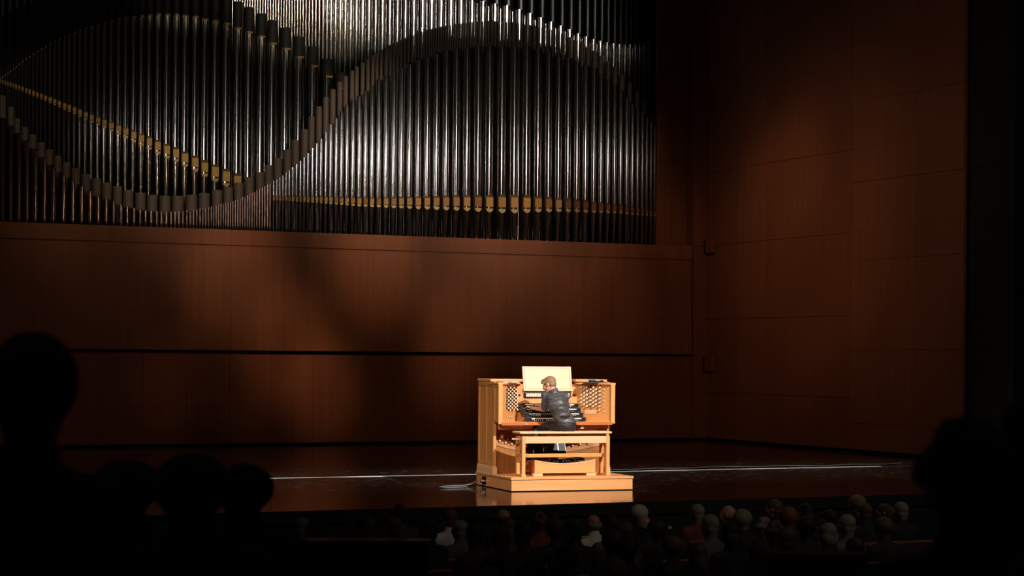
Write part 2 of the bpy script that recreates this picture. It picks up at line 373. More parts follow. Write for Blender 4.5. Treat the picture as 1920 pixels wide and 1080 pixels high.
fx += [513.3,519.3,525,530.7,536.7,542.9,549.3,556.7,563.8,570.7,578,586.2,594.2,602.2,611.3,620.4,630.7,640.7,651,662,674,685.8,697.9,710.6,724,738.4,752.7,768,784.2,800.9,818.2,836.3,855.3,875,895.8,917,940.2,963.6,986.8,1008.3,1028.4,1047.2,1065,1081.9,1098,1113.6,1127,1140.2,1152.5,1164,1175.4,1185.8,1195.8,1204.6,1213,1220.8,1227.7]
gx = [4,20,32,46,61,77,92,108,124,142,161,181,200,220,240,263,285,309,333,359,383,407,428,448,468,488,504,521,539,554,571,584,598,611,624,637,648,660,669,680,690,699,707,715,724,732,738.5,745,752,759,766,773]
while gx[-1] < 1050:
    x = gx[-1]; gx.append(x+lerp([(773,5.8),(800,4.6),(830,4.3),(860,4.7),(900,5.8),(940,6.8),(1000,8.2),(1050,10)], x))
gx += [1068,1079.5,1091,1102,1114,1126,1140,1153,1166,1180,1194,1207,1223]
hx = [1,6,11,15.5,20.5,26,31,37,43,50,56.4,63.5,71,78.6,86.4,95,103.7,112.4,122,131,140.8,151,161.7,173,185,197,209.8,223.6,237,251.7,266.3,281,297,314,331,348,367,385,404.5,425,446,467,490,511,536,561,587,614,640]
jx = [6, 20, 33, 47, 61]
x = 436
while x < 885:
    jx.append(x); x += lerp([(436,4.6),(560,5.2),(610,7.5),(660,11),(780,16.5),(880,20.5)], x)
jx += [905,927.5,949.6,973,993.3,1013.5,1032.7,1050.8,1067.8,1083.8,1098.7,1112.6,1125.8,1138,1150.3,1161.5,1171.8,1181.4,1191.4,1199.5,1208,1216.3]

def gap_at(xs, i):
    a = xs[i]-xs[i-1] if i else xs[1]-xs[0]; b = xs[i+1]-xs[i] if i+1 < len(xs) else xs[i]-xs[i-1]
    return min(a, b) if abs(a-b) > 8 else (a+b)/2

def half_disc(bm, r, y, z, h, up):
    n = 8; vs = []
    for k in range(n+1):
        a = PI*k/n; vs.append((r*math.cos(a), z+(1 if up else -1)*h*math.sin(a)))
    f = [bm.verts.new((px_, y, pz)) for px_, pz in vs]; b = [bm.verts.new((px_, y+r*.5, pz)) for px_, pz in vs]
    if up: bm.faces.new(f)
    else: bm.faces.new(list(reversed(f)))
    for i in range(n+1):
        j = (i+1) % (n+1)
        bm.faces.new((f[j], f[i], b[i], b[j]) if up else (f[i], f[j], b[j], b[i]))
    return bm

def pipe(parent, u, Y, vtop, R, body_m, vmouth=None, mh=None, vslot=None, vcollar=None, collar_m=None, footw=.25, idx=0):
    """one pipe standing on the chest at Y; heights are read from the photograph at that distance"""
    x, _, zt = onY(u, vtop, Y)
    zb = ZL-.02
    bm = bmesh.new(); zc = zt
    if vcollar is not None: zc = onY(u, vcollar, Y)[2]
    if vmouth is not None:
        zm = onY(u, vmouth, Y)[2]; sc = 3690/(Y*cT+x*sT)
        h = mh/sc
        zf = zm-h*.5-h*.30
        lathe(bm, [(R*footw, 0), (R*.96, zf-zb-.02), (R, zf-zb), (R, zt-zb)], 20)
    else:
        lathe(bm, [(R*.55, 0), (R, .12), (R, zt-zb)], 16 if R < .05 else 20)
    p = obj('organ_pipe', bm, body_m, parent); p.location = (x-parent.location.x, Y-parent.location.y, zb-parent.location.z)
    if vmouth is not None:
        w_ = R*.80
        bm = B(-w_, w_, -R*1.02, -R*.5, zm-zb-h*.5, zm-zb+h*.5)
        obj('mouth_plate', bm, M['brass%d' % (3 if 1060 < u and parent.location.y < 41 else 4 if parent.location.y > 41.5 else random.choice([0, 0, 0, 1, 1, 2]))], p)
        bm = half_disc(bmesh.new(), w_, -R*1.02, zm-zb-h*.68, min(h*.5, w_*1.0), False)
        obj('lower_lip', bm, M['brasslip'], p)
        bm = half_disc(bmesh.new(), w_*1.02, -R*1.01, zm-zb+h*.5, h*.30, True)
        obj('upper_lip', bm, M['bronze'], p)
    if vcollar is not None:
        bm = bmesh.new(); rr = R*1.06
        lathe(bm, [(R*.98, zc-zb), (rr, zc-zb+.004), (rr, zt-zb+.004), (rr*.93, zt-zb+.012), (rr*.9, zt-zb+.004)], 20)
        obj('tuning_collar', bm, collar_m, p)
    if vslot is not None:
        zs = onY(u, vslot, Y)[2]
        obj('tuning_slot', B(-R*.62, R*.62, -R*1.12, -R*.7, zs-zb-.018, zs-zb+.018, bev=.004), M['brassdot'], p)
    return p

def rank(Y, name_label, x=14.):
    return empty('pipe_rank', (x, Y, ZL-.02), 0, name_label, 'organ pipes')
def scale_at(u, Y):
    x = onY(u, 400, Y)[0]; return 3690/(Y*cT+x*sT)
rF = rank(40.85, 'front rank of bright organ pipes with gilded mouths just above the timber ledge')
rG = rank(41.22, 'rank of organ pipes whose matte brown tops trace one long wave')
rH = rank(41.75, 'rank of large organ pipes at upper left with gilded mouths in a falling diagonal')
rJ = rank(42.25, 'rear rank of brilliantly lit slender organ pipes at the top of the organ')
rK = rank(42.75, 'rearmost rank of dark organ pipes at upper right')
for i, u in enumerate(fx):
    g = gap_at(fx, i); sc = scale_at(u, 40.85)
    if i < NFOOT:
        R = g*(.30 if g > 10 else .36)/sc
        pipe(rF, u, 40.85, lerp(TF, u), R, M['tin_thin'])
    else:
        R = g*.40/sc
        pipe(rF, u, 40.85, lerp(TF, u), R, M['tin'], lerp(MF, u), g*.80*(1.05 if u < 700 or u > 1130 else 1.0), footw=.34)
for i, u in enumerate(gx):
    g = gap_at(gx, i); sc = scale_at(u, 41.22)
    R = g*lerp([(0,.43),(300,.41),(500,.42),(600,.41),(700,.38),(900,.40),(1050,.34),(1223,.32)], u)/sc
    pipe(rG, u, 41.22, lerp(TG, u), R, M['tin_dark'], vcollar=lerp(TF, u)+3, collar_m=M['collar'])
for i, u in enumerate(hx):
    g = gap_at(hx, i); sc = scale_at(u, 41.75)
    R = g*.40/sc
    mh = lerp([(0,5),(64,6),(151,8),(210,10),(266,13),(297,15),(404,18),(445,19),(640,22)], u)
    pipe(rH, u, 41.75, lerp(THt, u), R, M['tin'], lerp(MH_, u) if u < 480 else None, mh, vslot=lerp(SH, u), vcollar=lerp(SH, u)-2, collar_m=M['collar_dark'], footw=.30)
for i, u in enumerate(jx):
    g = min(gap_at(jx, i), 24) if u > 70 else 13; sc = scale_at(u, 42.25)
    R = g*(.34 if u > 600 else .38)/sc
    pipe(rJ, u, 42.25, lerp(TJ, u), R, M['tin'])
    if u > 600:    # slimmer companion standing a little lower
        u2 = u+g*.5
        pipe(rJ, u2, 42.42, lerp(TJ, u2)+7, R*.32, M['tin'])
kx = [u+3 for u in jx if u > 880]
for i, u in enumerate(kx):
    g = gap_at(kx, i); sc = scale_at(u, 42.75)
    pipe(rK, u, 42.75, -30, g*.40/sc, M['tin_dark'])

# ------------------------------------------------------------------ organ console group (local frame p right, q back, z up)
def place(o, p, q, z):
    o.location = (ORG[0]+p*cP-q*sP, ORG[1]+p*sP+q*cP, z); o.rotation_euler = (0, 0, PHI); return o
class Local:
    """thing whose parts are modelled in platform coordinates"""
    def __init__(s, name, p, q, z, label, cat, group=None):
        s.b = Vector((p, q, z)); s.e = place(empty(name, (0, 0, 0), 0, label, cat, group), p, q, z)
    def part(s, name, bm, m, smooth=False, parent=None, **k):
        bmesh.ops.translate(bm, verts=bm.verts, vec=-s.b)
        return obj(name, bm, m, parent or s.e, smooth, **k)

# platform
T = Local('console_platform', .955, .82, 0, 'low honey wood platform carrying the organ console on the stage', 'platform')
T.part('platform_base', B(.012, 1.898, .012, 1.63, .012, .163, bev=.003), M['oak'])
T.part('shadow_joint', B(.03, 1.88, .03, 1.61, 0, .172), M['ebony'])
T.part('platform_top', B(0, 1.91, 0, 1.64, .171, .205, bev=.004), M['oak'])
sk = T.part('cable_socket', B(.004, .014, 1.16, 1.34, .03, .15, bev=.003), M['ebony'])
T.part('plug', tube(bmesh.new(), (-.05, 1.24, .08), (.01, 1.24, .08), .025), M['steel'], parent=sk)

# console
Z0 = .205
C = Local('organ_console', .955, 1.2, Z0, 'honey wood four-manual organ console with drawknob jambs, lit on stage', 'organ console')
def framed(x0, x1, y0, y1, z0, z1, ax, nlong=1, st=.05):
    """thin wall with raised stiles and rails; ax: outward side ('-x','+x','-y')"""
    bm = bmesh.new(); d = .012
    if ax in ('-x', '+x'):
        box(bm, x0+(d if ax == '-x' else 0), x1-(d if ax == '+x' else 0), y0, y1, z0, z1)
        xs = (x0, x0+d+.002) if ax == '-x' else (x1-d-.002, x1)
        n = nlong; wy = (y1-y0-st*(n+1))/n
        for k in range(n+1):
            a = y0+k*(wy+st); box(bm, *xs, a, a+st, z0, z1)
        for a, b in ((z0, z0+st*1.3), (z1-st*1.3, z1)): box(bm, xs[0]+.0005, xs[1], y0+.001, y1-.001, a, b)
    else:
        box(bm, x0, x1, y0+d, y1, z0, z1); n = nlong; wx = (x1-x0-st*(n+1))/n
        for k in range(n+1):
            a = x0+k*(wx+st); box(bm, a, a+st, y0, y0+d+.002, z0, z1)
        for a, b in ((z0, z0+st), (z1-st, z1)): box(bm, x0+.001, x1-.001, y0+.0005, y0+d+.002, a, b)
    return bm
C.part('side_panel', framed(.03, .075, .90, 1.63, Z0+.1, 1.575, '-x', 2), M['oak_v'])
C.part('side_panel', framed(1.835, 1.88, .90, 1.63, Z0+.1, 1.575, '+x', 2), M['oak_v'])
for x0, x1, s in ((.03, .075, '-x'), (1.835, 1.88, '+x')):
    C.part('side_wing', framed(x0, x1, .685, .898, .975, 1.54, s, 1, .035), M['oak_v'])
bm = bmesh.new()
for x0, x1 in ((.015, .09), (1.82, 1.895)):
    box(bm, x0, x1, .88, 1.635, Z0, Z0+.09, bev=.004); box(bm, x0+.006, x1-.006, .89, 1.63, Z0+.088, Z0+.115, bev=.006)
C.part('plinth', bm, M['oak_pale'])
C.part('back_panel', framed(.075, 1.835, 1.59, 1.62, Z0, 1.575, '-y', 4), M['oak_v'])
bm = B(.02, 1.89, 1.24, 1.645, 1.575, 1.612, bev=.006); box(bm, .02, .55, 1.02, 1.26, 1.5755, 1.6115, bev=.006); box(bm, 1.38, 1.89, 1.02, 1.26, 1.5755, 1.6115, bev=.006); C.part('top_board', bm, M['oak'])
C.part('jamb_roof', prism(bmesh.new(), [(.02, .675), (.12, .675), (.52, 1.08), (.52, 1.14), (.02, 1.14)], 1.54, 1.566), M['oak'])
C.part('jamb_roof', prism(bmesh.new(), [(1.79, .675), (1.89, .675), (1.89, 1.14), (1.40, 1.14), (1.40, 1.08)], 1.54, 1.566), M['oak'])
C.part('front_stile', B(.03, .095, .672, .70, .975, 1.55, bev=.003), M['oak'])
C.part('front_stile', B(1.815, 1.88, .672, .70, .975, 1.55, bev=.003), M['oak'])
# angled jambs
JL = ((.09, .70), (.475, 1.13)); JR = ((1.82, .70), (1.435, 1.13))
def jamb(a, b, flip):
    dx, dy = b[0]-a[0], b[1]-a[1]; L_ = math.hypot(dx, dy); nx, ny = (dy/L_, -dx/L_) if not flip else (-dy/L_, dx/L_)
    # (nx,ny) points out of the face toward player
    bk = [(a[0]-nx*.02, a[1]-ny*.02), (b[0]-nx*.02, b[1]-ny*.02)]
    return prism(bmesh.new(), [a, b, bk[1], bk[0]] if flip else [a, bk[0], bk[1], b][::-1], .985, 1.54), (nx, ny)
bmL, nL = jamb(*JL, False); bmR, nR = jamb(*JR, True)
jl = C.part('stop_jamb', bmL, M['oak_v']); jr = C.part('stop_jamb', bmR, M['oak_v'])
for pnl in (jl, jr): bpy.context.view_layer.update()
knob_mesh = None
def knob(J, n, t, z, r=.0155, L_=.034, parent=None, face='ivory'):
    a, b = J; x = a[0]+(b[0]-a[0])*t; y = a[1]+(b[1]-a[1])*t
    stem = bmesh.new(); tube(stem, (x, y, z), (x+n[0]*L_*.8, y+n[1]*L_*.8, z), r*.62, seg=8); tube(stem, (x+n[0]*L_*.72, y+n[1]*L_*.72, z), (x+n[0]*L_, y+n[1]*L_, z), r*.95, seg=10)
    k = C.part('drawknob', stem, M['ebony'], parent=parent)
    fc = bmesh.new(); tube(fc, (x+n[0]*L_, y+n[1]*L_, z), (x+n[0]*(L_+.008), y+n[1]*(L_+.008), z), r, r*.8, seg=10)
    if parent is None: C.part('knob_face', fc, M[face], parent=k)
    else: C.part('knob_face', fc, M[face], parent=parent)
def zk(y, t): return 1.566-(690+y/8.306-721.5)*(.0083+.0004*t)
kl = [(595, 330, 5), (638, 357, 5), (682, 330, 6), (743, 360, 5), (785, 333, 6), (828, 362, 5), (888, 333, 7)]
for cx, y0, n in kl:
    t = 1-((1020+cx/8.306)-1080)/66.0
    for k in range(n): knob(JR, nR, t, zk(y0+k*55.5, t))
for cx, cy in ((655, 288), (798, 290), (905, 290), (955, 362), (955, 417), (955, 473), (955, 530), (955, 635), (955, 695)):
    t = 1-((1020+cx/8.306)-1080)/66.0; knob(JR, nR, t, zk(cy, t), r=.008, L_=.012)
for cx in (730, 875):
    t = 1-((1020+cx/8.306)-1080)/66.0; a, b = JR; x = a[0]+(b[0]-a[0])*t+nR[0]*.003; y = a[1]+(b[1]-a[1])*t+nR[1]*.003
    C.part('jamb_slot', B(x-.004, x+.004, y-.004, y+.004, zk(630, t), zk(292, t)), M['ebony'])
t0 = 1-((1020+635/8.306)-1080)/66.0; t1 = 1-((1020+825/8.306)-1080)/66.0; a, b = JR
bm = bmesh.new(); P0 = (a[0]+(b[0]-a[0])*t0+nR[0]*.004, a[1]+(b[1]-a[1])*t0+nR[1]*.004); P1 = (a[0]+(b[0]-a[0])*t1+nR[0]*.004, a[1]+(b[1]-a[1])*t1+nR[1]*.004)
prism(bm, [P1, P0, (P0[0]-nR[0]*.006, P0[1]-nR[1]*.006), (P1[0]-nR[0]*.006, P1[1]-nR[1]*.006)], zk(728, .4), zk(668, .4)); C.part('name_plate', bm, M['oak_pale'])
for c in range(6):
    t = .30+.62*c/5.2
    n = 7 if c % 2 else 6
    for k in range(n): knob(JL, nL, t, 1.485-(.0 if c % 2 else .026)-k*.0545)
for t, z in ((.38, 1.525), (.66, 1.525), (.30, 1.06), (.45, 1.06), (.6, 1.05), (.74, 1.06)): knob(JL, nL, t, z, r=.008, L_=.012)
# centre
C.part('centre_panel', B(.475, 1.435, 1.13, 1.15, .985, 1.54), M['oak'])
tr = C.part('tab_rail', B(.585, 1.33, 1.10, 1.131, 1.335, 1.41, bev=.003), M['ebony'])
for k in range(26):
    if k in (9, 17): continue
    x = .61+k*.027; C.part('coupler_tab', B(x, x+.021, 1.09, 1.101, 1.347, 1.398, bev=.002), M['ivory'], parent=tr)
bm = bmesh.new()
for x in (.515, 1.395): box(bm, x-.014, x+.014, 1.12, 1.131, 1.36, 1.385)
C.part('display_window', bm, M['ebony'])
bm = bmesh.new()
for k in range(30): ball(bm, (.55+k*.028, 1.126, 1.452), .005, 6)
C.part('indicator_row', bm, M['ivory'], kind='stuff')
# key desk
C.part('key_desk', prism(bmesh.new(), [(.03, .665), (1.88, .665), (1.88, .72), (1.43, 1.14), (.48, 1.14), (.03, .72)], .955, .985), M['oak'])
C.part('desk_edge', B(.08, 1.83, .655, .667, .935, .982), M['oak_red'])
C.part('under_rail', B(.08, 1.83, .80, .84, .87, .955), M['oak'])
# manuals
for k in range(4):
    q = .70+k*.105; z = 1.0+k*.066
    kb = C.part('manual', B(.49, 1.42, q, q+.16, z-.014, z+.022, bev=.003), M['ebony'])
    bm = bmesh.new()
    box(bm, .49, .56, q-.005, q+.13, z+.018, z+.052, bev=.003); box(bm, 1.35, 1.42, q-.005, q+.13, z+.018, z+.052, bev=.003)
    C.part('key_cheek', bm, M['ebony'], parent=kb)
    bm = bmesh.new(); n = 36; wk = .79/n
    for j in range(n): box(bm, .56+j*wk+.0008, .56+(j+1)*wk-.0008, q-.004, q+.125, z+.024, z+.040)
    C.part('white_keys', bm, M['ivory'], parent=kb, kind='stuff')
    bm = bmesh.new()
    for j in range(n-1):
        if j % 7 in (2, 6): continue
        box(bm, .56+(j+1)*wk-.006, .56+(j+1)*wk+.006, q+.04, q+.125, z+.040, z+.052)
    C.part('black_keys', bm, M['ebony'], parent=kb, kind='stuff')
    bm = bmesh.new()
    for j in range(22):
        if j % 6 == 5: continue
        ball(bm, (.60+j*.033, q-.003, z+.005), .008, 8)
    C.part('thumb_pistons', bm, M['ivory'], parent=kb, kind='stuff')
# music desk
def tilt_box(x0, x1, s0, s1, d0, d1):
    """box on the leaning desk plane: s along slope, d in front of it"""
    bm = B(x0, x1, d0, d1, s0, s1); bmesh.ops.rotate(bm, verts=bm.verts, cent=(0, 0, 0), matrix=Matrix.Rotation(-math.radians(12), 3, 'X'))
    bmesh.ops.translate(bm, verts=bm.verts, vec=(0, 1.10, 1.445)); return bm
md = C.part('music_desk', tilt_box(.575, 1.355, 0, .365, 0, .02), M['oak_pale'])
bm = bmesh.new()
for a in ((.60, 1.33, .018, .024), (.60, 1.33, .341, .347)): bm2 = tilt_box(*a, -.002, .001); me = bpy.data.meshes.new('t'); bm2.to_mesh(me); bm.from_mesh(me); bm2.free(); bpy.data.meshes.remove(me)
for a in ((.60, .606, .018, .347), (1.324, 1.33, .018, .347)): bm2 = tilt_box(*a, -.002, .001); me = bpy.data.meshes.new('t'); bm2.to_mesh(me); bm.from_mesh(me); bm2.free(); bpy.data.meshes.remove(me)
C.part('dark_inlay', bm, M['seat_wood'], parent=md)
C.part('desk_ledge', tilt_box(.57, 1.36, -.012, .004, -.012, .02), M['oak_pale'], parent=md)
# knee space
C.part('knee_panel', framed(.075, 1.835, 1.28, 1.31, .62, .955, '-y', 4), M['oak'])
C.part('knee_panel', B(.075, 1.835, 1.30, 1.32, Z0, .63), M['oak_v'])
C.part('shelf', B(1.42, 1.74, 1.0, 1.10, .845, .868, bev=.003), M['oak'])
C.part('switch_box', B(1.25, 1.31, .72, .80, .895, .935, bev=.004), M['ebony'])
C.part('pull_knob', ball(bmesh.new(), (.46, .648, .95), .012, 8), M['ivory'], True)
C.part('work_lamp', tube(bmesh.new(), (1.37, .74, .88), (1.37, .74, .935), .04, .014, 14), M['oak_pale'])
# curved toe-stud board and panelling under it
def arc(t): 
    d = abs(2*t-1); return .075+1.76*t, .93+.24*(1-d**2), .50+.15*d**1.6
N_ = 16; bm = bmesh.new(); bmB = bmesh.new(); bmR_ = bmesh.new()
def strip(bm, f, g, th=.015):
    A = [bm.verts.new(f(i/N_)) for i in range(N_+1)]; Bv = [bm.verts.new(g(i/N_)) for i in range(N_+1)]
    for i in range(N_): bm.faces.new((A[i], A[i+1], Bv[i+1], Bv[i]))
    r = bmesh.ops.solidify(bm, geom=bm.faces[:], thickness=-th)
strip(bm, lambda t: (arc(t)[0], arc(t)[1], Z0), lambda t: arc(t))
C.part('toe_panel', bm, M['oak_v'])
strip(bmB, lambda t: arc(t), lambda t: (arc(t)[0], arc(t)[1]+.10, arc(t)[2]+.17))
tb = C.part('toe_stud_board', bmB, M['oak'])
strip(bmR_, lambda t: (arc(t)[0], arc(t)[1]-.012, arc(t)[2]-.018), lambda t: (arc(t)[0], arc(t)[1]-.012, arc(t)[2]+.018), .02)
C.part('curved_rail', bmR_, M['oak_pale'])
for i in range(30):
    t = .045+.91*i/29
    if .34 < t < .62: continue
    row = i % 2; x, y, z = arc(t); sdl = .3+.38*row
    y += .10*sdl; z += .17*sdl
    bm = tube(bmesh.new(), (x, y, z), (x, y-.035, z+.012), .012, seg=8); o = C.part('toe_stud', bm, M['ebony'])
    C.part('stud_cap', ball(bmesh.new(), (x, y-.04, z+.013), .0135, 8), M['ivory'], True, parent=o)
# swell shoes
for u0, u1, vt, vb in ((1001, 1018, 833, 852), (1020, 1034, 829, 853), (1034, 1046, 832, 852), (1047, 1061, 829, 857)):
    a = onQ(u0, vb, .96); b = onQ(u1, vb, .96); zt = onQ(u0, vt, .96).z
    bm = B(a.x, b.x, -.012, .012, 0, (zt-a.z)*1.12, bev=.003)
    bmesh.ops.rotate(bm, verts=bm.verts, cent=(0, 0, 0), matrix=Matrix.Rotation(-math.radians(24), 3, 'X')); bmesh.ops.translate(bm, verts=bm.verts, vec=(0, .93, a.z))
    s_ = C.part('swell_shoe', bm, M['shoe_rubber'])
    bm = bmesh.new()
    for x in (a.x+.002, b.x-.006): box(bm, x, x+.004, -.015, -.011, 0, (zt-a.z)*1.12)
    box(bm, a.x, b.x, -.015, -.011, 0, .006)
    bmesh.ops.rotate(bm, verts=bm.verts, cent=(0, 0, 0), matrix=Matrix.Rotation(-math.radians(24), 3, 'X')); bmesh.ops.translate(bm, verts=bm.verts, vec=(0, .93, a.z))
    C.part('steel_edge', bm, M['steel'], parent=s_)

# pedalboard
Pb = Local('pedalboard', .945, .65, Z0, 'concave wooden pedalboard with black sharps, behind the organ bench', 'pedalboard')
def pz(x): return .375+.055*abs((x-.945)/.475)**1.8
bm = bmesh.new(); n = 18; lo_, hi_ = [], []
for i in range(n+1):
    x = .47+.95*i/n; lo_.append((x, .245)); hi_.append((x, pz(x)))
def vslab(bm, lo_, hi_, y0, y1):
    a = [bm.verts.new((x, y0, z)) for x, z in lo_]; b = [bm.verts.new((x, y0, z)) for x, z in hi_]
    c = [bm.verts.new((x, y1, z)) for x, z in lo_]; d = [bm.verts.new((x, y1, z)) for x, z in hi_]
    for i in range(len(lo_)-1):
        bm.faces.new((a[i], a[i+1], b[i+1], b[i])); bm.faces.new((d[i], d[i+1], c[i+1], c[i]))
        bm.faces.new((b[i], b[i+1], d[i+1], d[i])); bm.faces.new((c[i], c[i+1], a[i+1], a[i]))
    bm.faces.new((a[0], b[0], d[0], c[0])); bm.faces.new((a[-1], c[-1], d[-1], b[-1]))
vslab(bm, lo_, hi_, .30, .335); Pb.part('front_board', bm, M['oak'])
bm = bmesh.new(); vslab(bm, [(x, z-.001) for x, z in hi_], [(x, z+.012) for x, z in hi_], .292, .343); Pb.part('moulding', bm, M['oak_pale'])
for x0, x1 in ((.47, .50), (1.39, 1.42)): Pb.part('side_board', B(x0, x1, .33, .93, .245, .40, bev=.003), M['oak_red'] if x0 < 1 else M['oak'])
for x0, x1 in ((.455, .60), (1.29, 1.435)): Pb.part('foot', B(x0, x1, .31, .40, Z0, .247, bev=.003), M['oak_pale'])
Pb.part('frame_rail', B(.47, 1.42, .90, .93, .23, .40, bev=.003), M['oak'])
Pb.part('block', B(.44, .52, .80, .93, .40, .435, bev=.004), M['ivory'])
pm = None
for i in range(19):
    x = .525+i*.0467
    Pb.part('pedal_key', B(x-.011, x+.011, .335, .91, pz(x)-.03, pz(x)-.004, bev=.003), M['oak_pale'])
    if i % 7 not in (2, 6) and i < 18:
        x += .0233; Pb.part('sharp_key', B(x-.011, x+.011, .56, .91, pz(x)-.03, pz(x)+.035, bev=.003), M['ebony'])

# bench
Bn = Local('organ_bench', .92, .33, Z0, 'honey wood organ bench with a flat top and crank under the player', 'bench')
bm = B(.185, 1.625, .15, .50, .826, .858, bev=.012); Bn.part('seat', bm, M['oak_pale'], True)
bm = bmesh.new()
for a, b in ((.24, .42), (.62, .78), (.98, 1.5)): box(bm, a, b, .2, .46, .796, .826)
Bn.part('spacer_block', bm, M['oak_red'])
Bn.part('apron', B(.28, 1.548, .185, .21, .688, .787, bev=.002), M['oak_pale'])
Bn.part('apron', B(.28, 1.548, .44, .465, .70, .787, bev=.002), M['oak'])
for x0 in (.23, 1.548):
    for y0, y1 in ((.18, .235), (.42, .475)):
        Bn.part('leg', B(x0, x0+.052, y0, y1, .23, .79, bev=.003), M['oak'] if y0 < .3 else M['oak_v'])
    Bn.part('foot', B(x0-.006, x0+.058, .165, .49, Z0, .235, bev=.004), M['oak'])
    Bn.part('side_rail', B(x0+.008, x0+.044, .23, .43, .48, .53, bev=.003), M['oak_v'])
    bm = tube(bmesh.new(), (x0+.026, .225, .52), (x0+.026, .43, .78), .012, seg=8); Bn.part('brace', bm, M['oak_v'])
    Bn.part('side_rail', B(x0+.01, x0+.042, .23, .43, .66, .79), M['oak_v'])
Bn.part('stretcher', B(.28, 1.55, .30, .33, .478, .53, bev=.003), M['oak_v'])
wh = Bn.part('crank_wheel', tube(bmesh.new(), (.215, .30, .745), (.23, .30, .745), .055, seg=20), M['oak_pale'])
Bn.part('crank_handle', tube(bmesh.new(), (.10, .27, .75), (.215, .27, .75), .012, seg=10), M['oak_pale'], parent=wh)

# things on the console top
T2 = Local('paper_sheets', .30, .85, 1.566, 'white paper sheets lying on the left top of the console', 'paper')
T2.part('sheet', B(.13, .36, .74, .93, 1.567, 1.571), M['paper']); T2.part('sheet', B(.20, .43, .86, 1.0, 1.5715, 1.575), M['paper'])
T2.part('dark_sheet', B(.20, .27, .76, .84, 1.5715, 1.574), M['ebony'])
T3 = Local('folder', 1.60, .85, 1.566, 'flat dark folder on the right top of the console', 'folder')
T3.part('cover', B(1.44, 1.78, .78, .96, 1.567, 1.574, bev=.001), M['cloth_grey'])
T4 = Local('handheld_device', 1.62, .86, 1.575, 'small black handheld device lying on the dark folder on the console', 'device')
bm = B(1.53, 1.63, .83, .89, 1.575, 1.612, bev=.01); box(bm, 1.625, 1.69, .835, .88, 1.575, 1.60, bev=.008); ball(bm, (1.735, .86, 1.59), (.035, .03, .014), 10); box(bm, 1.68, 1.72, .85, .87, 1.578, 1.59)
T4.part('device_body', bm, M['ebony'])
pts = [(11.97, 26.98, .08), (11.85, 26.95, .03), (11.72, 26.98, .012), (11.55, 27.05, .012), (11.35, 26.9, .012), (11.2, 26.75, .012), (11.4, 26.62, .012), (11.7, 26.75, .012)]
cable('power_cable', pts, .012, M['cord'], 'looped grey cable plugged into the left side of the console platform', 'cable')

# ------------------------------------------------------------------ the organist
def head_volume(bm, c, R, s=1.0):
    """head with brow, nose, lips, chin, jaw and ears; R maps head axes (x right, y face, z up)"""
    def P(x, y, z): return Vector(c)+R @ Vector((x*s, y*s, z*s))
    def E(x, y, z, r): ball(bm, P(x, y, z), tuple(k*s for k in r), 16, R)
    E(0, -.012, .03, (.074, .094, .085)); E(0, .02, -.02, (.062, .072, .085)); E(0, .04, -.075, (.040, .045, .035))
    E(0, .085, .018, (.045, .016, .012)); E(0, .102, -.012, (.012, .017, .022)); E(0, .112, -.022, (.011, .012, .010))
    E(0, .088, -.052, (.022, .012, .008)); E(0, .082, -.082, (.018, .014, .014))
    for k in (-1, 1): E(k*.076, -.005, -.005, (.010, .020, .032)); E(k*.04, .068, -.02, (.022, .018, .022))
def axes(face, up):
    f = Vector(face).normalized(); u = Vector(up); x = f.cross(u).normalized(); u = x.cross(f).normalized()
    return Matrix((x, f, u)).transposed()
O = Local('person', .93, .40, .86, 'organist in charcoal vest and blue shirt seated on the bench, hands on the manuals', 'person')
q = onQ
pel = q(1060, 797, .37); chest = q(1047, 760, .40); shC = q(1043, 742, .44); neckb = q(1039, 735, .47)
hc = q(1030, 722, .52)
shL = q(1024, 744, .52); shR = q(1059, 744, .46)
elL = q(1020, 768, .62); wrL = q(1003, 766, .80); haL = q(995, 764, .86)
elR = q(1056, 770, .66); wrR = q(1016, 762, .86); haR = q(1007, 759, .93)
hipL = q(1050, 799, .40); hipR = q(1068, 799, .36); knL = q(1009, 803, .78); knR = q(1036, 806, .80)
ftL = q(992, 850, .74); ftR = q(1031, 850, .84)
HR = axes((-.72, .62, -.42), (-.2, .35, .93))
def hand(bm, wrist, tip_dir, side):
    """palm, five separate bent fingers; side=+1 thumb toward +p"""
    d = Vector(tip_dir).normalized(); up = Vector((0, 0, 1)); sd = d.cross(up).normalized()
    limb(bm, [(wrist, .026), (wrist+d*.05, .028)]); ball(bm, wrist+d*.065, (.040, .040, .017), 12, Matrix((sd, d, up)).transposed())
    for k, (o_, l) in enumerate(((-.030, .060), (-.010, .074), (.010, .078), (.030, .070))):
        b = wrist+d*.095+sd*o_
        limb(bm, [(wrist+d*.06+sd*o_*.8, .010), (b, .0095), (b+d*l*.45+up*.004, .0085), (b+d*l*.8-up*.016, .008), (b+d*l*.9-up*.03, .007)], 8)
    b = wrist+d*.035+sd*side*.03
    limb(bm, [(b, .012), (b+d*.03+sd*side*.022-up*.008, .010), (b+d*.055+sd*side*.026-up*.02, .0085)], 8)
bm = bmesh.new()
head_volume(bm, hc, HR)
limb(bm, [(neckb-Vector((0, 0, .03)), .062), (hc+HR @ Vector((0, -.03, -.06)), .052)])
for c_, r_ in ((pel+Vector((0,0,.02)), (.12,.085,.09)), (pel.lerp(chest,.5), (.11,.08,.11)), (chest, (.125,.085,.12)), (shC-Vector((0,0,.05)), (.13,.075,.07))): ball(bm, c_, r_, 16)
limb(bm, [(pel, .08), (chest, .085), (shC-Vector((0, 0, .04)), .07), (neckb, .055)])
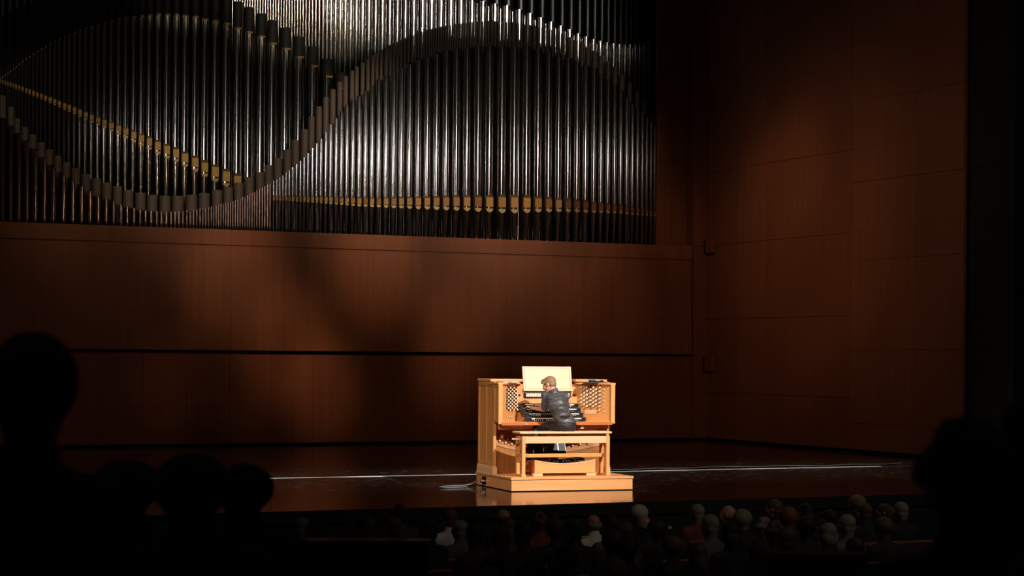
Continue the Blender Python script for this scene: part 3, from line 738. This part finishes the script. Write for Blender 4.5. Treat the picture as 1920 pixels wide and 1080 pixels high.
for sh, el, wr, ha, sd in ((shL, elL, wrL, haL, 1), (shR, elR, wrR, haR, -1)):
    limb(bm, [(shC-Vector((0,0,.02)), .05), (sh, .048), (el, .038), (wr, .026)]); hand(bm, wr, ha-wr, sd)
for h, k, f in ((hipL, knL, ftL), (hipR, knR, ftR)): limb(bm, [(h, .07), (k, .05), (f+Vector((0, 0, .06)), .038), (f+Vector((0, 0, .0)), .035)])
bmesh.ops.translate(bm, verts=bm.verts, vec=-O.b)
fuse('body', bm, .007, M['skin'], O.e, 3)
# hair
bm = bmesh.new()
def HP(x, y, z): return hc+HR @ Vector((x, y, z))
ball(bm, HP(0, -.018, .046), (.083, .102, .082), 24, HR); ball(bm, HP(0, -.045, -.005), (.071, .066, .066), 18, HR)
ball(bm, HP(0, .055, .096), (.052, .048, .024), 14, HR); ball(bm, HP(-.01, .083, .082), (.036, .022, .016), 12, HR)
for i in range(26):
    a = random.uniform(-1, 1); b_ = random.uniform(-.6, 1); c0 = HP(.07*a, -.03+.1*b_, .11-.05*a*a-.03*b_*b_)
    limb(bm, [(c0, .014), (c0+HR @ Vector((.01*a, .03, .008)), .006)], 6)
bmesh.ops.translate(bm, verts=bm.verts, vec=-O.b)
hr = fuse('hair', bm, .006, M['hair_blond'], O.e, 1)
for k in (-1, 1):
    bm = ball(bmesh.new(), HP(k*.028, .072, .003), .0125, 10); O.part('eye', bm, M['eye'], True)
# shirt (sleeves and collar), vest, trousers, shoes
bm = bmesh.new()
for sh, el in ((shL, elL), (shR, elR)): limb(bm, [(shC+(sh-shC)*.5, .066), (sh, .062), (sh.lerp(el, .5), .060), (sh.lerp(el, .82), .056)])
limb(bm, [(neckb-Vector((0, 0, .04)), .078), (neckb+Vector((0, .0, .012)), .062)])
bmesh.ops.translate(bm, verts=bm.verts, vec=-O.b); wrinkle(fuse('shirt', bm, .009, M['shirt'], O.e, 4), .006, (12, 12, 12))
bm = bmesh.new()
up3 = Vector((0, 0, 1)); wst = pel.lerp(chest, .42)
for c_, r in ((pel+up3*.05, (.155, .115, .09)), (wst, (.142, .112, .10)), (chest, (.165, .122, .12)), (shC-up3*.045, (.168, .112, .075)), (shC-up3*.0, (.105, .085, .05))):
    ball(bm, c_, r, 24)
limb(bm, [(wst, .12), (chest, .13), (shC-up3*.05, .11)])
for s_ in (shL, shR): limb(bm, [(shC, .07), (shC.lerp(s_, .72), .068)])
limb(bm, [(neckb-up3*.03, .082), (neckb+up3*.005, .064)])
bmesh.ops.translate(bm, verts=bm.verts, vec=-O.b); vest = wrinkle(fuse('vest', bm, .008, M['vest'], O.e, 3), .010, (5, 5, 13), 3)
bm = bmesh.new(); ang = (shR-shL)
limb(bm, [(wst+Vector((-.06, -.118, .01)), .012), (wst+Vector((0, -.13, .0)), .014), (wst+Vector((.06, -.118, .015)), .012)], 8)
bmesh.ops.translate(bm, verts=bm.verts, vec=-O.b); fuse('vest_strap', bm, .005, M['cloth_black'], O.e, 1)
bm = bmesh.new()
ball(bm, pel-up3*.01, (.168, .135, .10), 24); ball(bm, pel+up3*.03, (.15, .115, .08), 20)
for h, k, f in ((hipL, knL, ftL), (hipR, knR, ftR)):
    limb(bm, [(h, .098), (h.lerp(k, .5), .085), (k, .070), (k.lerp(f, .5), .058), (f+up3*.05, .052)])
bmesh.ops.translate(bm, verts=bm.verts, vec=-O.b); wrinkle(fuse('trousers', bm, .009, M['trouser'], O.e, 3), .006, (14, 9, 14), 5)
for f, d in ((ftL, Vector((-.25, .95, -.2))), (ftR, Vector((-.1, .98, -.2)))):
    d.normalize(); bm = bmesh.new(); limb(bm, [(f-d*.05-up3*.01, .036), (f+d*.06-up3*.02, .036), (f+d*.16-up3*.03, .028)])
    box(bm, f.x-.028, f.x+.028, f.y-.075, f.y-.02, f.z-.075, f.z-.02)
    bmesh.ops.translate(bm, verts=bm.verts, vec=-O.b); fuse('shoe', bm, .007, M['leather'], O.e, 2)

# ------------------------------------------------------------------ the audience
# prototypes: origin on the floor, facing the stage (+y), head top at 1.28 m
def person_meshes():
    R = Matrix.Identity(3); c = Vector((0, .02, 1.165)); out = {}
    bm = bmesh.new(); head_volume(bm, c, R, .98)
    limb(bm, [((0, -.01, .98), .06), ((0, 0, 1.09), .052)])
    limb(bm, [((0, .05, .55), .14), ((0, -.02, .78), .13), ((0, -.03, .89), .10)])
    for k in (-1, 1):
        limb(bm, [((0, -.02, .93), .06), ((k*.17, -.02, .94), .05), ((k*.21, .06, .70), .040), ((k*.10, .28, .62), .03), ((k*.06, .36, .62), .035)])
        limb(bm, [((k*.09, .08, .52), .085), ((k*.11, .50, .50), .06), ((k*.11, .50, .10), .04), ((k*.11, .60, .04), .035)])
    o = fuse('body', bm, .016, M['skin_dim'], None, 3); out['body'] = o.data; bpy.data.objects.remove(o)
    bm = bmesh.new(); limb(bm, [((0, .04, .58), .165), ((0, -.02, .80), .155), ((0, -.03, .93), .13)])
    for k in (-1, 1): limb(bm, [((0, -.02, .955), .085), ((k*.17, -.02, .94), .075), ((k*.22, .06, .70), .055), ((k*.13, .24, .63), .045)])
    limb(bm, [((0, -.015, .99), .078), ((0, -.012, 1.055), .068)])
    o = fuse('clothes', bm, .02, M['cloth_black'], None, 3); out['clothes'] = o.data; bpy.data.objects.remove(o)
    bm = bmesh.new()
    for k in (-1, 1): limb(bm, [((k*.09, .06, .52), .105), ((k*.11, .50, .50), .075), ((k*.11, .50, .14), .055)])
    o = fuse('trousers', bm, .022, M['cloth_black'], None, 2); out['trousers'] = o.data; bpy.data.objects.remove(o)
    def hair(kind):
        bm = bmesh.new()
        if kind != 'bald': ball(bm, c+Vector((0, -.018, .036)), (.083, .10, .083), 20)
        if kind == 'bald':
            for k in (-1, 1): ball(bm, c+Vector((k*.066, -.035, -.002)), (.018, .055, .035), 12)
            ball(bm, c+Vector((0, -.085, -.012)), (.062, .026, .036), 12)
        else: ball(bm, c+Vector((0, -.045, -.02)), (.076, .062, .065), 14); ball(bm, c+Vector((0, -.05, -.065)), (.060, .045, .05), 12)
        if kind == 'bob': ball(bm, c+Vector((0, -.04, -.03)), (.098, .078, .095), 16)
        if kind == 'long': ball(bm, c+Vector((0, -.045, -.03)), (.092, .075, .10), 16); limb(bm, [(c+Vector((0, -.06, -.05)), .082), (c+Vector((0, -.075, -.17)), .075), (c+Vector((0, -.075, -.24)), .05)])
        if kind == 'full': ball(bm, c+Vector((0, -.02, .03)), (.105, .115, .10), 18)
        if kind == 'curly':
            for i in range(70):
                v = Vector((random.gauss(0, 1), random.gauss(0, 1), random.gauss(.4, 1))).normalized()
                if v.y > .55 and v.z < .5: continue
                ball(bm, c+Vector((v.x*.085, -.02+v.y*.09, .03+v.z*.085)), random.uniform(.018, .03), 8)
        if kind == 'bun': ball(bm, c+Vector((0, -.10, .07)), .042, 12)
        if kind == 'cap':
            ball(bm, c+Vector((0, -.01, .05)), (.09, .105, .07), 18); box(bm, -.06, .06, .08, .16, c.z+.035, c.z+.05)
        o = fuse('hair', bm, .009, M['hair_dark'], None, 2); me = o.data; bpy.data.objects.remove(o); return me
    for k in ('short', 'bald', 'bob', 'long', 'full', 'curly', 'bun', 'cap'): out[k] = hair(k)
    return out
PM = person_meshes()
def cloth_obj(name, me, m, parent):
    o = bpy.data.objects.new(name, me); COL.objects.link(o); o.parent = parent
    o.material_slots[0].link = 'OBJECT'; o.material_slots[0].material = m; return o
def person(x, y, z, sc, rz, hair, hc_, cl, label, group=None):
    e = empty('person', (x, y, z), rz, label, 'person', group); e.scale = sc
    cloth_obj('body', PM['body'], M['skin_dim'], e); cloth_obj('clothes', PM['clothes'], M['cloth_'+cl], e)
    cloth_obj('trousers', PM['trousers'], M['cloth_black'], e); cloth_obj('hat' if hair == 'cap' else 'hair', PM[hair], M['hair_'+hc_], e)
    return e
def seat_meshes():
    a = B(-.26, .26, -.26, -.20, .40, .84, bev=.02); b = B(-.27, .27, -.275, -.195, .835, .862, bev=.006)
    c_ = B(-.25, .25, -.20, .24, .38, .45, bev=.02); d = bmesh.new()
    for k in (-1, 1): box(d, k*.262-.022, k*.262+.022, -.24, .20, 0, .60)
    r = []
    for n, bm_, m in (('seat_back', a, 'seat'), ('top_rail', b, 'seat_wood'), ('cushion', c_, 'seat'), ('arm_frame', d, 'seat_wood')):
        o = obj(n, bm_, M[m]); r.append((n, o.data)); bpy.data.objects.remove(o)
    return r
SM = seat_meshes()
def seat(x, y, z, label, group, rz=0, sx=1, sz=1):
    e = empty('auditorium_seat', (x, y, z), rz, label, 'seat', group); e.scale = (sx, 1, sz)
    for n, me in SM:
        o = bpy.data.objects.new(n, me); COL.objects.link(o); o.parent = e
    return e
# (x px, head-top y px, hair, hair colour, clothes, word, turn in degrees)
A = [
(565.6,969,'short','grey','grey','grey-haired'),(588,978,'short','black','black','black-haired'),(657,975,'bob','black','black','dark bob-haired'),
(691,967,'short','brown','navy','brown-haired'),(749,947,'curly','dark','brown','curly dark-haired'),(738,966,'short','brown','black','short brown-haired'),
(802,969,'bob','black','black','black bob-haired'),(844,952,'short','red','white','auburn-haired white-shirted'),(863,973.5,'short','grey','grey','grey-haired'),
(891,978,'short','black','plum','black-haired'),(945,953,'bald','black','navy','bald'),(952,968,'long','brown','brown','long brown-haired'),
(940,984,'short','brown','plum','brown-haired'),(981,978,'short','black','black','black-haired'),(1012,960,'curly','brown','red','curly brown-haired red-topped'),
(1037,956.6,'bob','dark','black','dark bob-haired'),(1043,972,'full','dark','black','thick dark-haired'),(1077.5,969,'short','dark','black','dark-haired'),
(1113.5,963,'bald','grey','white','bald pale-shirted'),(1147,964,'short','dark','grey','dark-haired'),(1149,992,'full','dark','black','thick dark-haired'),
(928,1037,'short','brown','black','brown-haired'),(918,1064,'full','grey','black','thick grey-haired'),(996,1051,'full','brown','black','thick brown-haired'),
(1063,1024,'curly','dark','black','curly dark-haired'),(1047.5,1043,'bun','brown','black','brown bun-haired'),(1077,1071,'short','grey','black','grey-haired'),
(1130,1062,'short','dark','black','dark-haired'),(1172,977,'short','brown','brown','brown-haired'),(1198.5,946,'full','white','black','white-haired'),
(1209,966,'bald','grey','black','bald grey-fringed'),(1232,973,'full','dark','black','thick dark-haired'),(1308,944,'short','grey','red','grey-haired red-topped'),
(1332.5,963,'short','grey','grey','grey-haired'),(1367,946,'bald','grey','black','bald left-facing'),(1392.5,955,'full','grey','black','thick grey-haired'),
(1370,976,'long','black','black','long black-haired'),(1175,1005,'full','dark','black','thick dark-haired'),(1225,1018,'cap','grey','black','grey-capped'),
(1262,1005,'full','brown','black','thick brown-haired'),(1163,1047,'bald','brown','black','balding brown-haired'),(1124,1066,'short','dark','black','dark-haired'),
(1231,1056,'short','dark','black','dark-haired'),(1308,1017,'long','brown','brown','long brown-haired'),(1349,1047,'bob','red','brown','auburn bob-haired'),
(1299,1060,'full','dark','black','thick dark-haired'),(1453,935,'short','brown','black','brown-haired left-facing'),(1434,971,'curly','grey','black','curly grey-haired'),
(1453,977,'curly','brown','black','curly brown-haired'),(1479,951,'full','red','black','thick auburn-haired'),(1475,986.5,'short','brown','black','brown-haired'),
(1512,942,'long','black','black','long black-haired'),(1556,954,'short','black','black','black-haired'),(1554,979,'bob','grey','black','grey bob-haired'),
(1608,928,'full','blonde','black','thick fair-haired left-facing'),(1622,942,'short','brown','black','brown-haired'),(1589,963,'short','grey','grey','grey-haired'),
(1661,943,'short','brown','plum','brown-haired left-facing'),(1690,939.7,'short','grey','black','grey-haired'),(1658,970,'full','brown','black','thick brown-haired'),
(1604,1006,'short','dark','grey','dark-haired'),(1426,1013,'full','brown','black','thick brown-haired'),(1512,968,'full','black','black','thick black-haired'),
]
ROW0, ROWS = 22.0, .92; FLZ = -1.04; HT = 1.28
rows = {}
def kstar(a):
    r = ray(a[0], a[1]); return (ROW0-r[1]*(HT+FLZ-EYE)/r[2])/ROWS
for a in sorted(A, key=lambda t: t[1]):
    k0 = kstar(a); cand = sorted(range(0, 12), key=lambda k: abs(k-k0))
    for k in cand:
        xx = onY(a[0], a[1], ROW0-k*ROWS)[0]
        if all(abs(xx-onY(b_[0], b_[1], ROW0-k*ROWS)[0]) > .47 for b_ in rows.get(k, [])): break
    rows.setdefault(k, []).append(a)
ORD = ['first', 'second', 'third', 'fourth', 'fifth', 'sixth', 'seventh', 'eighth', 'ninth', 'tenth', 'eleventh', 'twelfth', 'thirteenth', 'fourteenth', 'fifteenth', 'sixteenth', 'seventeenth', 'eighteenth', 'nineteenth', 'twentieth']
for kk, k in enumerate(sorted(rows)):
    Y = ROW0-k*ROWS; lst = sorted(rows[k])
    rn = ORD[kk]
    for i, a in enumerate(lst):
        x, y, z = onY(a[0], a[1]+1.5, Y)
        s = (z-FLZ)/HT
        turn = math.radians(50) if 'left-facing' in a[5] else random.uniform(-.15, .15)+math.radians(8)
        person(x, y, FLZ, (1.0, 1.0, s), turn, a[2], a[3], a[4], '%s listener, %s from left in %s audience row from stage' % (a[5], ORD[i], rn))
        seat(x, y-.02, FLZ, 'dark seat under %s listener from left in %s audience row' % (ORD[i], rn), 'stalls seats with listeners')
# near silhouettes on the terrace
NEAR = [
(62, 634, 4.75, 1.03, 'full', 'black', 'black', 'nearest silhouetted listener filling the bottom left corner of the picture', -12),
(238, 868, 6.9, 1.22, 'full', 'black', 'black', 'silhouetted listener between the leftmost large head and the round one', 0),
(360, 858, 5.75, 1.1, 'full', 'black', 'black', 'silhouetted listener with a large round dark head at lower left', 0),
(458, 875, 7.0, 1.0, 'full', 'black', 'black', 'silhouetted listener right of the large round head at lower left', -10),
(1816, 800, 4.3, 1.1, 'curly', 'black', 'black', 'large silhouetted curly-haired listener at lower right', 5),
(1936, 742, 5.6, 1.02, 'short', 'black', 'black', 'silhouetted listener cut off by the right edge of the picture', 0),
]
for u, v, d, s, h, hc_, cl, lab, tz in NEAR:
    x, y, z = onDepth(u, v, d)
    person(x, y, .42, (s*1.03, s, (z-.42)/HT), math.radians(-24+tz), h, hc_, cl, lab)
x, y, z = onDepth(663, 1001, 8.2); seat(x, y, .42, 'empty seat back with a cherry top rail at lower left of centre', 'terrace seats', -TH, 1.24, (z-.42)/.862)
x, y, z = onDepth(1520, 1026, 8.6); seat(x, y, .42, 'empty seat back with a cherry top rail at lower right', 'terrace seats', -TH, .80, (z-.42)/.862)
# programme held up in the stalls
x, y, z = onDepth(1256, 989, 22.2)
o = obj('programme_sheet', bmesh.new(), M['paper']); bm = B(-.022, .022, -.002, .002, -.018, .018); bm.to_mesh(o.data); bm.free(); o.location = (x, y, z); o.rotation_euler = (.4, .15, 0)
tag(o, 'small white printed sheet held up among the audience, right of centre', 'paper')
